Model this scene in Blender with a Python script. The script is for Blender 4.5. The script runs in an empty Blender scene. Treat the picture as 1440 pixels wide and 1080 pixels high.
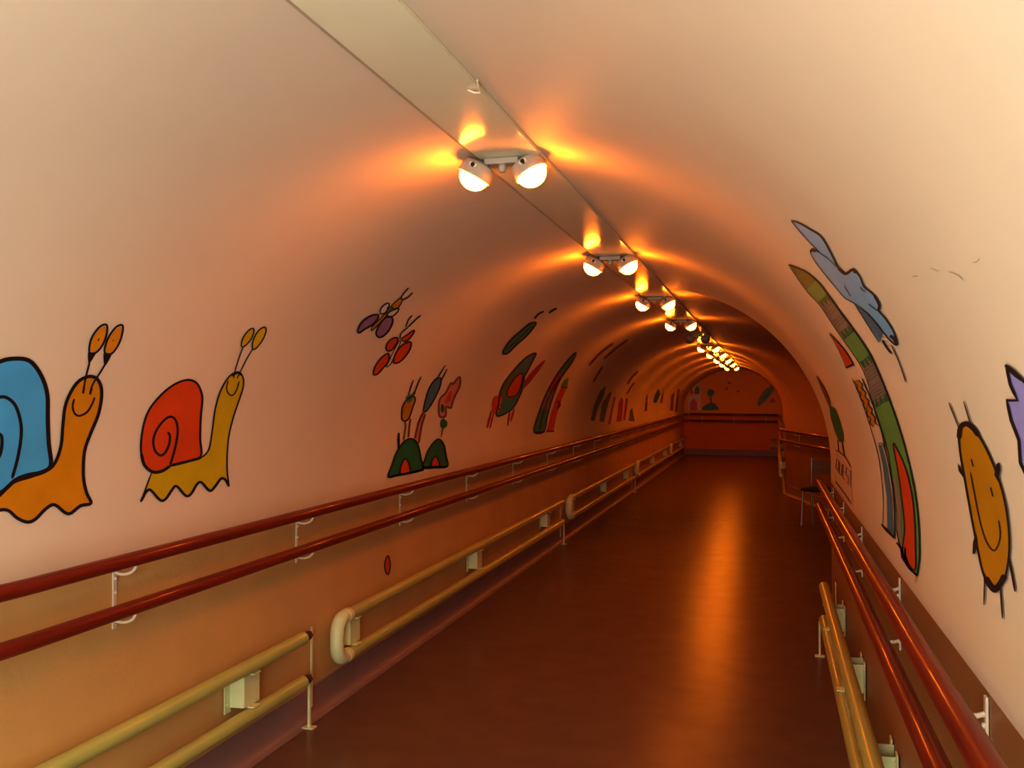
import bpy, bmesh, math, random
from mathutils import Vector, Matrix
from mathutils.geometry import delaunay_2d_cdt

random.seed(4)
scene = bpy.context.scene
COL = scene.collection

# ------------------------------------------------------------------ place
F = 1400.0                       # focal length in pixels of a 1440 wide frame
CAMH = 1.6
YAW = math.atan(368 / F)
PITCH = math.atan(32 / F)
CX, R0, ZS = -0.9375, 1.3375, 1.17   # vault centre line, radius, springing height
XL, XR = CX - R0, CX + R0
DADO = 1.045
YJ, YE, YB = 7.62, 26.3, -3.2        # junction, far end, start of the modelled tunnel
DIAG = ((0.2, 17.0), (2.6, YJ))      # slanting wall of the junction


def lerp(a, b, t):
    return a + (b - a) * t


def sstep(a, b, t):
    t = max(0, min(1, (t - a) / (b - a)))
    return t * t * (3 - 2 * t)


def rise(x, y, z):
    """the floor of the passage climbs gently with distance"""
    rl = 0.0152 * max(0, y - 2.5)
    d = max(0.0, y - 6.0)
    rr = 0.0182 * (d * d / 8 if d < 4 else d - 2)
    t = max(0, min(1, (x - XL) / (XR - XL)))
    r = lerp(rl, rr, t)
    w = lerp(1.0, 0.2, sstep(1.05, 2.5, z))
    return r * w


def W(x, y, z):
    return Vector((x, y, z + rise(x, y, z)))


def a_right(y):
    if y <= YJ:
        return R0
    if y >= DIAG[0][1]:
        return DIAG[0][0] - CX
    t = (y - DIAG[0][1]) / (DIAG[1][1] - DIAG[0][1])
    return lerp(DIAG[0][0], DIAG[1][0], t) - CX


# wall coordinate s: height below the springing line, arc length above it
def on_wall(side, y, s, off=0.0):
    if s < ZS:
        z, d, = s, R0 - off
        x = CX - d if side == 'L' else CX + d
    else:
        a = (s - ZS) / R0
        d = (R0 - off) * math.cos(a)
        z = ZS + (R0 - off) * math.sin(a)
        x = CX - d if side == 'L' else CX + d
    return W(x, y, z)


FWD = Vector((-math.sin(YAW) * math.cos(PITCH), math.cos(YAW) * math.cos(PITCH), math.sin(PITCH)))
RGT = Vector((math.cos(YAW), math.sin(YAW), 0))
UPV = RGT.cross(FWD)
CAM = Vector((0, 0, CAMH))


def ray(u, v):
    return (FWD + RGT * ((u - 720) / F) + UPV * ((540 - v) / F)).normalized()


def unwarp(p):
    z = p.z
    for _ in range(6):
        z = p.z - rise(p.x, p.y, z)
    return p.x, p.y, z


def inside(p):
    x, y, z = unwarp(p)
    if z < ZS:
        return XL < x < XR
    return (x - CX) ** 2 + (z - ZS) ** 2 < R0 * R0


def hit(u, v):
    """where a point seen in the photograph lies on the tunnel lining: (side, y, s)"""
    d = ray(u, v)
    lo, hi = 0.2, 60.0
    t = lo
    while t < hi and inside(CAM + d * t):
        t *= 1.03
    lo, hi = t / 1.03, t
    for _ in range(24):
        m = (lo + hi) / 2
        if inside(CAM + d * m):
            lo = m
        else:
            hi = m
    x, y, z = unwarp(CAM + d * lo)
    side = 'L' if x < CX else 'R'
    if z < ZS:
        s = z
    else:
        s = ZS + R0 * math.asin(max(-1, min(1, (z - ZS) / R0)))
    if side == 'R':
        y = min(y, YJ - 0.004)
    return side, y, s


# ------------------------------------------------------------------ materials
def srgb(r, g, b):
    f = lambda c: (c / 255 / 12.92) if c / 255 <= 0.04045 else ((c / 255 + 0.055) / 1.055) ** 2.4
    return (f(r), f(g), f(b), 1)


def mat(name, col, rough=0.5, metal=0.0, var=0.08, scale=6.0, bump=0.0, bscale=60, spec=0.5, coat=0.0, stretch=None):
    m = bpy.data.materials.new(name)
    m.use_nodes = True
    nt = m.node_tree
    b = nt.nodes['Principled BSDF']
    b.inputs['Roughness'].default_value = rough
    b.inputs['Metallic'].default_value = metal
    b.inputs['Specular IOR Level'].default_value = spec
    if coat:
        b.inputs['Coat Weight'].default_value = coat
        b.inputs['Coat Roughness'].default_value = 0.08
    tc = nt.nodes.new('ShaderNodeTexCoord')
    src = tc.outputs['Object']
    if stretch:
        mp = nt.nodes.new('ShaderNodeMapping')
        mp.inputs['Scale'].default_value = stretch
        nt.links.new(src, mp.inputs['Vector'])
        src = mp.outputs['Vector']
    n = nt.nodes.new('ShaderNodeTexNoise')
    n.inputs['Scale'].default_value = scale
    n.inputs['Detail'].default_value = 5
    nt.links.new(src, n.inputs['Vector'])
    r = nt.nodes.new('ShaderNodeValToRGB')
    r.color_ramp.elements[0].position = 0.3
    r.color_ramp.elements[1].position = 0.7
    r.color_ramp.elements[0].color = (*[c * (1 - var) for c in col[:3]], 1)
    r.color_ramp.elements[1].color = (*[min(1, c * (1 + var)) for c in col[:3]], 1)
    nt.links.new(n.outputs['Fac'], r.inputs['Fac'])
    nt.links.new(r.outputs['Color'], b.inputs['Base Color'])
    if bump:
        n2 = nt.nodes.new('ShaderNodeTexNoise')
        n2.inputs['Scale'].default_value = bscale
        n2.inputs['Detail'].default_value = 4
        nt.links.new(src, n2.inputs['Vector'])
        bp = nt.nodes.new('ShaderNodeBump')
        bp.inputs['Strength'].default_value = bump
        bp.inputs['Distance'].default_value = 0.01
        nt.links.new(n2.outputs['Fac'], bp.inputs['Height'])
        nt.links.new(bp.outputs['Normal'], b.inputs['Normal'])
    return m


def emis(name, col, strength):
    m = bpy.data.materials.new(name)
    m.use_nodes = True
    b = m.node_tree.nodes['Principled BSDF']
    b.inputs['Base Color'].default_value = (0.9, 0.85, 0.7, 1)
    b.inputs['Roughness'].default_value = 0.15
    b.inputs['Emission Color'].default_value = col
    b.inputs['Emission Strength'].default_value = strength
    return m


WALLC = (0.80, 0.71, 0.57, 1)
M = dict(
    vault=mat('peach_vault_paint', WALLC, 0.6, var=0.03, scale=1.6, bump=0.0, bscale=25, spec=0.08),
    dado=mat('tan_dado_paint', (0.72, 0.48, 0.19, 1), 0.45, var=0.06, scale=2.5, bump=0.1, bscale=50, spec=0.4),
    endpaint=mat('orange_end_wall_paint', (1.0, 0.5, 0.1, 1), 0.6, var=0.03, spec=0.1),
    enddado=mat('red_orange_end_dado_paint', (0.85, 0.26, 0.07, 1), 0.6, var=0.03, spec=0.1),
    dadoshade=mat('shaded_tan_dado_paint', (0.4, 0.21, 0.09, 1), 0.45, var=0.06, scale=2.5, spec=0.3),  # same tan dado, with the shade of the right wall put into its colour
    floor=mat('red_brown_lino', (0.215, 0.115, 0.07, 1), 0.27, var=0.08, scale=5, bump=0.04, bscale=90, spec=0.2),
    skirt=mat('mauve_grey_lino_skirting', (0.34, 0.22, 0.21, 1), 0.45, var=0.05),
    duct=mat('cream_duct_enamel', (0.86, 0.86, 0.66, 1), 0.13, var=0.03, scale=2, spec=0.15),
    ductside=mat('dull_duct_edge', (0.5, 0.44, 0.32, 1), 0.4),
    wood=mat('varnished_red_wood', (0.21, 0.02, 0.008, 1), 0.45, var=0.22, scale=9, spec=0.2, coat=0.35, stretch=(6, 0.35, 6)),
    white=mat('cream_white_steel', (0.82, 0.74, 0.58, 1), 0.4),
    pipe=mat('pale_yellow_pipe_paint', (0.55, 0.60, 0.20, 1), 0.3, var=0.06, scale=5, coat=0.2),
    plate=mat('pale_green_cream_steel', (0.80, 0.88, 0.52, 1), 0.4),
    rust=mat('dark_rusty_iron', (0.10, 0.035, 0.02, 1), 0.6, var=0.3, scale=30),
    plastic=mat('grey_lamp_plastic', (0.52, 0.46, 0.38, 1), 0.35),
    hole=mat('dark_screw_hole', (0.02, 0.015, 0.012, 1), 0.6),
    globe=emis('lit_lamp_glass', (1.0, 0.24, 0.012, 1), 120),
    deadglobe=mat('unlit_lamp_glass', (0.35, 0.25, 0.2, 1), 0.1),
    chrome=mat('grey_metal_tube', (0.5, 0.48, 0.45, 1), 0.3, metal=0.8),
    seat=mat('dark_seat_cloth', (0.05, 0.05, 0.03, 1), 0.8),
    slate=mat('grey_back_cloth', (0.3, 0.27, 0.22, 1), 0.7),
    black=mat('black_outline_paint', (0.022, 0.014, 0.016, 1), 0.45, spec=0.3),
    blue=mat('blue_mural_paint', (0.10, 0.48, 0.90, 1), 0.4),
    skyblue=mat('pale_blue_mural_paint', (0.22, 0.55, 0.95, 1), 0.4),
    orange=mat('orange_mural_paint', (0.7, 0.32, 0.01, 1), 0.4),
    amber=mat('amber_mural_paint', (0.6, 0.31, 0.007, 1), 0.4),
    yellow=mat('yellow_mural_paint', (0.66, 0.52, 0.016, 1), 0.4),
    red=mat('red_mural_paint', (0.72, 0.1, 0.016, 1), 0.4),
    purple=mat('violet_mural_paint', (0.34, 0.22, 0.42, 1), 0.4),
    lilac=mat('lilac_mural_paint', (0.38, 0.38, 0.85, 1), 0.4),
    green=mat('dark_green_mural_paint', (0.015, 0.21, 0.08, 1), 0.4),
    leaf=mat('grass_green_mural_paint', (0.16, 0.45, 0.14, 1), 0.4),
    teal=mat('teal_mural_paint', (0.06, 0.32, 0.28, 1), 0.4),
    navy=mat('slate_blue_mural_paint', (0.09, 0.25, 0.42, 1), 0.4),
    grey=mat('grey_brown_mural_paint', (0.3, 0.3, 0.27, 1), 0.4),
    pale=mat('white_mural_paint', (0.88, 0.88, 0.82, 1), 0.4),
    pink=mat('pink_mural_paint', (0.72, 0.32, 0.28, 1), 0.4),
    sand=mat('sand_mural_paint', (0.84, 0.76, 0.62, 1), 0.4),
    olive=mat('olive_mural_paint', (0.15, 0.24, 0.09, 1), 0.4),
    darkred=mat('dark_red_letter_paint', (0.20, 0.008, 0.012, 1), 0.5),
    crimson=mat('crimson_mural_paint', (0.50, 0.03, 0.06, 1), 0.4),
    brownp=mat('brown_mural_paint', (0.24, 0.09, 0.03, 1), 0.4),
)


# ------------------------------------------------------------------ helpers
def link_mesh(name, verts, faces, m, parent=None, smooth=False):
    me = bpy.data.meshes.new(name)
    me.from_pydata([tuple(v) for v in verts], [], faces)
    me.update()
    me.materials.append(m)
    if smooth:
        for p in me.polygons:
            p.use_smooth = True
    o = bpy.data.objects.new(name, me)
    COL.objects.link(o)
    if parent:
        o.parent = parent
    return o


def struct(o):
    o['kind'] = 'structure'
    return o


def thing(name, label, cat, loc=(0, 0, 0), group=None):
    o = bpy.data.objects.new(name, None)
    o.empty_display_size = 0.1
    o.location = loc
    COL.objects.link(o)
    o['label'] = label
    o['category'] = cat
    if group:
        o['group'] = group
    return o


class MB:
    def __init__(s):
        s.v, s.f = [], []

    def add(s, vs, fs):
        n = len(s.v)
        s.v += [Vector(v) for v in vs]
        s.f += [tuple(i + n for i in f) for f in fs]

    def box(s, c, d, rot=None, bev=0.0):
        x, y, z = d[0] / 2, d[1] / 2, d[2] / 2
        bm = bmesh.new()
        bmesh.ops.create_cube(bm, size=1)
        for v in bm.verts:
            v.co = Vector((v.co.x * d[0], v.co.y * d[1], v.co.z * d[2]))
        if bev:
            bmesh.ops.bevel(bm, geom=bm.edges[:], offset=bev, segments=2, affect='EDGES', profile=0.5)
        bm.verts.index_update()
        vs = []
        for v in bm.verts:
            p = v.co.copy()
            if rot:
                p = rot @ p
            vs.append(p + Vector(c))
        s.add(vs, [[v.index for v in f.verts] for f in bm.faces])
        bm.free()

    def tube(s, pts, r, n=16, caps=True, radii=None):
        pts = [Vector(p) for p in pts]
        vs, fs = [], []
        up = Vector((0, 0, 1))
        prev = None
        for i, p in enumerate(pts):
            a = pts[max(0, i - 1)]
            b = pts[min(len(pts) - 1, i + 1)]
            t = (b - a).normalized()
            if prev is None:
                ref = up if abs(t.z) < 0.9 else Vector((1, 0, 0))
                n1 = t.cross(ref).normalized()
            else:
                n1 = (prev - t * prev.dot(t)).normalized()
            prev = n1
            n2 = t.cross(n1)
            rr = radii[i] if radii else r
            for k in range(n):
                a_ = 2 * math.pi * k / n
                vs.append(p + n1 * (rr * math.cos(a_)) + n2 * (rr * math.sin(a_)))
        for i in range(len(pts) - 1):
            for k in range(n):
                k2 = (k + 1) % n
                fs.append((i * n + k, i * n + k2, (i + 1) * n + k2, (i + 1) * n + k))
        if caps:
            fs.append(tuple(range(n - 1, -1, -1)))
            fs.append(tuple((len(pts) - 1) * n + k for k in range(n)))
        s.add(vs, fs)

    def lathe(s, prof, origin, axis, n=24):
        axis = Vector(axis).normalized()
        ref = Vector((0, 1, 0)) if abs(axis.y) < 0.9 else Vector((1, 0, 0))
        a1 = axis.cross(ref).normalized()
        a2 = axis.cross(a1)
        vs, fs = [], []
        for (r, h) in prof:
            for k in range(n):
                a = 2 * math.pi * k / n
                vs.append(Vector(origin) + axis * h + a1 * (r * math.cos(a)) + a2 * (r * math.sin(a)))
        for i in range(len(prof) - 1):
            for k in range(n):
                k2 = (k + 1) % n
                fs.append((i * n + k, i * n + k2, (i + 1) * n + k2, (i + 1) * n + k))
        fs.append(tuple(range(n - 1, -1, -1)))
        fs.append(tuple((len(prof) - 1) * n + k for k in range(n)))
        s.add(vs, fs)

    def build(s, name, m, parent=None, smooth=False):
        o = link_mesh(name, s.v, s.f, m, parent, smooth)
        if smooth:
            me = o.data
            bm = bmesh.new()
            bm.from_mesh(me)
            for e in bm.edges:
                if len(e.link_faces) == 2 and e.calc_face_angle(0) > math.radians(40):
                    e.smooth = False
            bm.to_mesh(me)
            bm.free()
        return o


def grid(name, ys, row, m, smooth=True):
    """surface swept along the passage: row(y) -> list of points"""
    vs, fs = [], []
    n = None
    for y in ys:
        r = row(y)
        n = len(r)
        vs += r
    for i in range(len(ys) - 1):
        for k in range(n - 1):
            fs.append((i * n + k, i * n + k + 1, (i + 1) * n + k + 1, (i + 1) * n + k))
    o = link_mesh(name, vs, fs, m, None, smooth)
    if smooth:
        bm = bmesh.new()
        bm.from_mesh(o.data)
        for e in bm.edges:
            if len(e.link_faces) == 2 and e.calc_face_angle(0) > math.radians(35):
                e.smooth = False
        bm.to_mesh(o.data)
        bm.free()
    return o


def frange(a, b, st):
    n = max(1, round((b - a) / st))
    return [a + (b - a) * i / n for i in range(n + 1)]


# ------------------------------------------------------------------ shell
YN = frange(YB, YJ, 0.4)
YF = frange(YJ + 0.0005, YE, 0.4)
if DIAG[0][1] not in YF:
    YF = sorted(YF + [DIAG[0][1]])


def vault_row(y):
    ar = a_right(y)
    pts = [W(XL, y, DADO), W(XL, y, 1.10)]
    for k in range(65):
        a = math.pi * k / 64
        c, s_ = math.cos(a), math.sin(a)
        if c > 0:
            pts.append(W(CX - R0 * c, y, ZS + R0 * s_))
        else:
            pts.append(W(CX - ar * c, y, ZS + R0 * s_))
    pts += [W(CX + ar, y, 1.10), W(CX + ar, y, DADO)]
    return pts


ceil = struct(grid('ceiling', YN + YF, vault_row, M['vault']))
# shade on the branch side of the junction, mixed into the vault colour
jm = mat('shaded_junction_paint', WALLC, 0.6, var=0.03, scale=1.6, spec=0.05)
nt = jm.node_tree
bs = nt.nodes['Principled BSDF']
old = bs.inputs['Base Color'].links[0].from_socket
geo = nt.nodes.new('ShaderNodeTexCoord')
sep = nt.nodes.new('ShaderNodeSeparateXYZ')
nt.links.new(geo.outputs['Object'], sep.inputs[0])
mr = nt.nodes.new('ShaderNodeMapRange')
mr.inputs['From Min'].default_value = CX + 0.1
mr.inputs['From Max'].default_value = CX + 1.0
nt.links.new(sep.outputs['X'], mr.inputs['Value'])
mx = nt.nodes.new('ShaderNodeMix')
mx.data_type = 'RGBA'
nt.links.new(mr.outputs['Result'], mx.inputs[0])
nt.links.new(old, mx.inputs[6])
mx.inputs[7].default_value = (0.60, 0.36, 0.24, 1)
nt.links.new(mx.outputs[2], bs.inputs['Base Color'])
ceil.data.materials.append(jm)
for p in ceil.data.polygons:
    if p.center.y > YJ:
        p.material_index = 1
# the face where the near vault opens into the wider junction is part of that sweep (a step at YJ)

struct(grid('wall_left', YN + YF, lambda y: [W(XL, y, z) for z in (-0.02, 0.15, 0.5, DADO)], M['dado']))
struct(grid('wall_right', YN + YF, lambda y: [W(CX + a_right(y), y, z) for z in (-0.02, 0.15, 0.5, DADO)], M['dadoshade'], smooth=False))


def floor_row(y):
    xr = CX + a_right(y)
    xm = min(xr, DIAG[0][0])
    return [W(lerp(XL, xm, k / 10), y, 0) for k in range(11)] + [W(lerp(xm, xr, k / 4), y, 0) for k in range(1, 5)]


struct(grid('floor', YN + YF, floor_row, M['floor']))


def skirt_row_l(y):
    return [W(XL + a, y, b) for a, b in ((0.060, 0.002), (0.035, 0.006), (0.018, 0.018), (0.008, 0.04), (0.006, 0.148), (0.0, 0.152))]


struct(grid('baseboard_left', YN + YF, skirt_row_l, M['skirt']))
struct(grid('baseboard_right', YN + YF, lambda y: [W(CX + a_right(y) - a, y, b) for a, b in
       ((0.060, 0.002), (0.035, 0.006), (0.018, 0.018), (0.008, 0.04), (0.006, 0.148), (0.0, 0.152))], M['skirt']))

# end wall, lower paint and upper paint, with its own skirting
ER = [v for v in vault_row(YE)]
cverts = ER[:]
struct(link_mesh('wall_back', cverts, [tuple(range(len(cverts)))], M['endpaint']))
xr_e = CX + a_right(YE)
struct(link_mesh('wall_back_lower', [W(XL, YE, DADO), W(XL, YE, 0), W(xr_e, YE, 0), W(xr_e, YE, DADO)], [(0, 1, 2, 3)], M['enddado']))
b_ = MB()
NN = 8
for (y0, z0, y1, z1) in ((YE - 0.015, 0.0, YE - 0.015, 0.15), (YE - 0.015, 0.15, YE, 0.155)):
    for k in range(NN):
        xa, xb = lerp(XL, xr_e, k / NN), lerp(XL, xr_e, (k + 1) / NN)
        b_.add([W(xa, y0, z0), W(xb, y0, z0), W(xb, y1, z1), W(xa, y1, z1)], [(0, 1, 2, 3)])
struct(b_.build('baseboard_back', M['skirt']))

# ------------------------------------------------------------------ duct along the crown
DX0, DX1, DZ = -1.03, -0.785, 2.482
duct = thing('ceiling_duct', 'long cream metal trunking running along the crown of the tunnel vault', 'duct', tuple(W(-0.9, 3, DZ)))


def rel(o, pts):
    return [Vector(p) - o.location for p in pts]


def duct_sweep(name, prof, m, y0, y1):
    ys = frange(y0, y1, 0.6)
    vs, fs = [], []
    n = len(prof)
    for y in ys:
        vs += rel(duct, [W(a, y, b) for a, b in prof])
    for i in range(len(ys) - 1):
        for k in range(n):
            k2 = (k + 1) % n
            fs.append((i * n + k, i * n + k2, (i + 1) * n + k2, (i + 1) * n + k))
    fs.append(tuple(range(n)))
    fs.append(tuple((len(ys) - 1) * n + k for k in range(n - 1, -1, -1)))
    return link_mesh(name, vs, fs, m, duct)


duct_sweep('tray', [(DX0 + 0.019, DZ), (DX1, DZ), (DX1, DZ + 0.012), (DX1 - 0.004, DZ + 0.0215), (DX0 + 0.019, DZ + 0.021)], M['duct'], YB, 24.6)
duct_sweep('edge_lip', [(DX0, DZ + 0.008), (DX0 + 0.0185, DZ - 0.001), (DX0 + 0.0185, DZ + 0.02), (DX0, DZ + 0.018)], M['ductside'], YB, 24.6)
# small clip on the right edge of the trunking
cl = MB()
c0 = W(DX1, 2.62, DZ)
cl.tube([c0 + Vector(p) for p in ((-0.03, 0.0, -0.004), (-0.012, 0.006, -0.012), (0.004, 0.012, -0.01), (0.006, -0.02, -0.006), (0.012, -0.05, 0.004))], 0.003, 8)
o = cl.build('cable_clip', M['white'])
o['label'] = 'tiny white hook clip on the right edge of the ceiling trunking'
o['category'] = 'clip'

# ------------------------------------------------------------------ twin lamps
LZ = 2.482
LX = -0.928


def make_lamp(lit=True):
    t = thing('twin_bulkhead_lamp', '', 'lamp')
    b = MB()
    b.box((0, 0, -0.012), (0.125, 0.05, 0.022), bev=0.004)
    b.lathe([(0.012, 0.0), (0.014, 0.012), (0.010, 0.03)], (0, -0.004, -0.02), (0, 0, -1), 14)
    b.build('mounting_block', M['plastic'], t)
    for sx in (-1, 1):
        ax = Vector((sx * 0.49, -0.03, -0.87)).normalized()
        c = Vector((sx * 0.089, 0, -0.030))
        h = MB()
        h.lathe([(0.030, -0.024), (0.054, -0.014), (0.061, 0.0), (0.063, 0.034), (0.060, 0.036), (0.057, 0.020)], c, ax, 28)
        ho = h.build('lamp_housing', M['plastic'], t, smooth=True)
        # fixing lug with screw hole on the side that faces the start of the tunnel
        e1 = Vector((0, -1, 0))
        e1 = (e1 - ax * e1.dot(ax)).normalized()
        q = MB()
        lc = c + e1 * 0.060 + ax * 0.004
        rot = Matrix((ax.cross(e1), e1, ax)).transposed()
        q.box(lc, (0.030, 0.022, 0.014), rot=rot, bev=0.003)
        lug = q.build('screw_lug', M['white'], ho)
        q = MB()
        q.lathe([(0.008, 0), (0.008, 0.0165), (0.005, 0.017)], lc - e1 * 0.005, e1, 12)
        q.build('screw_hole', M['hole'], ho)
        g = MB()
        prof = [(0.050, 0.0205)]
        for k in range(0, 10):
            a = math.radians(k * 9.6)
            prof.append((0.0555 * math.cos(a), 0.030 + 0.053 * math.sin(a)))
        g.lathe(prof, c, ax, 28)
        g.build('glass_globe', M['globe'] if lit else M['deadglobe'], t, smooth=True)
    return t


ordinal = ['nearest lit twin globe lamp under the ceiling trunking', 'second lit twin globe lamp from the front, under the trunking',
           'third lit twin globe lamp from the front, under the trunking', 'fourth twin globe lamp, the last lit one before the dead lamp',
           'unlit dark twin lamp in the row under the trunking', 'first lit twin lamp beyond the unlit dark one',
           'second lit twin lamp beyond the unlit dark one', 'third lit twin lamp beyond the unlit dark one',
           'fourth lit twin lamp beyond the unlit dark one', 'farthest lit twin lamp at the end of the trunking']
lamp_y = [3.40, 5.82, 8.12, 10.42, 12.75, 14.95, 17.0, 19.1, 21.2, 23.4]
lamp0 = make_lamp(True)
lampd = make_lamp(False)


def copy_tree(o, parent=None):
    c = o.copy()
    COL.objects.link(c)
    c.parent = parent
    for ch in list(o.children):
        copy_tree(ch, c)
    return c


first = True
for i, y in enumerate(lamp_y):
    if i == 4:
        t = lampd
    elif first:
        t = lamp0
        first = False
    else:
        t = copy_tree(lamp0)
    t.location = W(LX, y, LZ)
    t['label'] = ordinal[i]
    t['category'] = 'lamp'
    t['group'] = 'twin lamps along the ceiling trunking'

# ------------------------------------------------------------------ handrails
RZ1, RZ2 = 1.055, 0.885
RR = 0.026


def bracket_meshes(sx):
    """sx = direction from the wall into the passage"""
    b = MB()
    b.box((0.004 * sx, 0, 0.885 - 0.885 + 0.035), (0.006, 0.022, 0.235), bev=0.002)
    for dz in (-0.055, 0.045, 0.095):
        b.lathe([(0.006, 0), (0.006, 0.004), (0.003, 0.006)], (0.007 * sx, 0, dz), (sx, 0, 0), 10)
    plate = b
    arms = []
    for dz in (0.17 - 0.026, -0.026):
        a = MB()
        pts = []
        for k in range(13):
            th = math.pi / 2 * k / 12
            pts.append((sx * (0.035 + 0.055 * math.sin(th)), 0, dz - 0.032 + 0.034 * (1 - math.cos(th))))
        pts = [(sx * 0.006, 0, dz - 0.026), (sx * 0.02, 0, dz - 0.031)] + pts
        a.tube(pts, 0.0055, 8)
        arms.append(a)
    return plate, arms


def make_handrail(label, paths, brackets, sx, wallx, base):
    """paths: list of polylines (already world points) for the rails"""
    t = thing('double_handrail', label, 'handrail', base)
    names = ['upper_rail', 'lower_rail']
    for nme, p in zip(names, paths):
        m = MB()
        m.tube([Vector(q) - t.location for q in p], RR, 18)
        m.build(nme, M['wood'], t, smooth=True)
    proto = None
    for (pos, rz) in brackets:
        if proto is None:
            pl, arms = bracket_meshes(sx)
            proto = pl.build('wall_bracket', M['white'], t)
            for a in arms:
                a.build('bracket_arm', M['white'], proto, smooth=True)
            c = proto
        else:
            c = proto.copy()
            COL.objects.link(c)
            c.parent = t
            for ch in list(proto.children):
                d = ch.copy()
                COL.objects.link(d)
                d.parent = c
        c.location = Vector(pos) - t.location
        c.rotation_euler = (0, 0, rz)
    return t


def run(x, z, y0, y1, st=0.35):
    return [W(x, y, z) for y in frange(y0, y1, st)]


RXL, RXR = -2.185, 0.310
bl = []
y = 0.28
while y < 25.8:
    bl.append((W(XL, y, RZ2), 0))
    y += 1.4
make_handrail('long double wooden handrail on the left wall, below the snail paintings',
              [run(RXL, RZ1, -2.0, YE - 0.02), run(RXL, RZ2, -2.0, YE - 0.02)], bl, 1, XL, tuple(W(XL + 0.05, 3, 0.9)))
br = [(W(XR, yy, RZ2), 0) for yy in (0.75, 2.12, 3.50, 4.95, 6.2, 7.25)]
make_handrail('short double wooden handrail on the near right wall, below the orange smiling figure',
              [run(RXR, RZ1, -2.0, 7.42), run(RXR, RZ2, -2.0, 7.42)], br, -1, XR, tuple(W(XR - 0.05, 3, 0.9)))


# far handrail: along the slanting wall, the far right wall and the end wall
def far_path(off, z):
    dx, dy = DIAG[1][0] - DIAG[0][0], DIAG[1][1] - DIAG[0][1]
    L = math.hypot(dx, dy)
    nx, ny = dy / L, -dx / L       # into the room
    if nx > 0:
        nx, ny = -nx, -ny
    pts = []
    for k in range(14):
        t = lerp(0.72, 0.0, k / 13)
        pts.append((DIAG[0][0] + dx * t + nx * off, DIAG[0][1] + dy * t + ny * off * 1.0))
    pts[-1] = (DIAG[0][0] - off, DIAG[0][1] - off * 0.1)
    for yy in frange(17.6, YE - off, 0.6):
        pts.append((DIAG[0][0] - off, yy))
    for xx in frange(DIAG[0][0] - off - 0.2, XL + 0.14, 0.25)[0:]:
        pts.append((xx, YE - off))
    return [W(a, b, z) for a, b in pts]


def frange_down(a, b, st):
    return frange(a, b, -st)


frb = []
ang = math.atan2(DIAG[1][0] - DIAG[0][0], -(DIAG[1][1] - DIAG[0][1]))
for t_ in (0.08, 0.28, 0.48):
    frb.append((W(lerp(DIAG[0][0], DIAG[1][0], t_), lerp(DIAG[0][1], DIAG[1][1], t_), RZ2), ang))
for yy in (18.4, 19.8, 21.2, 22.6, 24.0, 25.4):
    frb.append((W(DIAG[0][0], yy, RZ2), 0))
for xx in (-0.2, -1.0, -1.8):
    frb.append((W(xx, YE, RZ2), math.pi / 2))


def far_pts(off, z):
    p = far_path(off, z)
    return p


make_handrail('far double handrail turning along the slanting wall and across the end wall',
              [far_pts(0.09, RZ1), far_pts(0.09, RZ2)], frb, -1, DIAG[0][0], tuple(W(0.2, 17, 0.9)))

# ------------------------------------------------------------------ pipes near the floor
PZ1, PZ2, PR = 0.460, 0.250, 0.031
PXL, PXR = -2.195, 0.300


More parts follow.
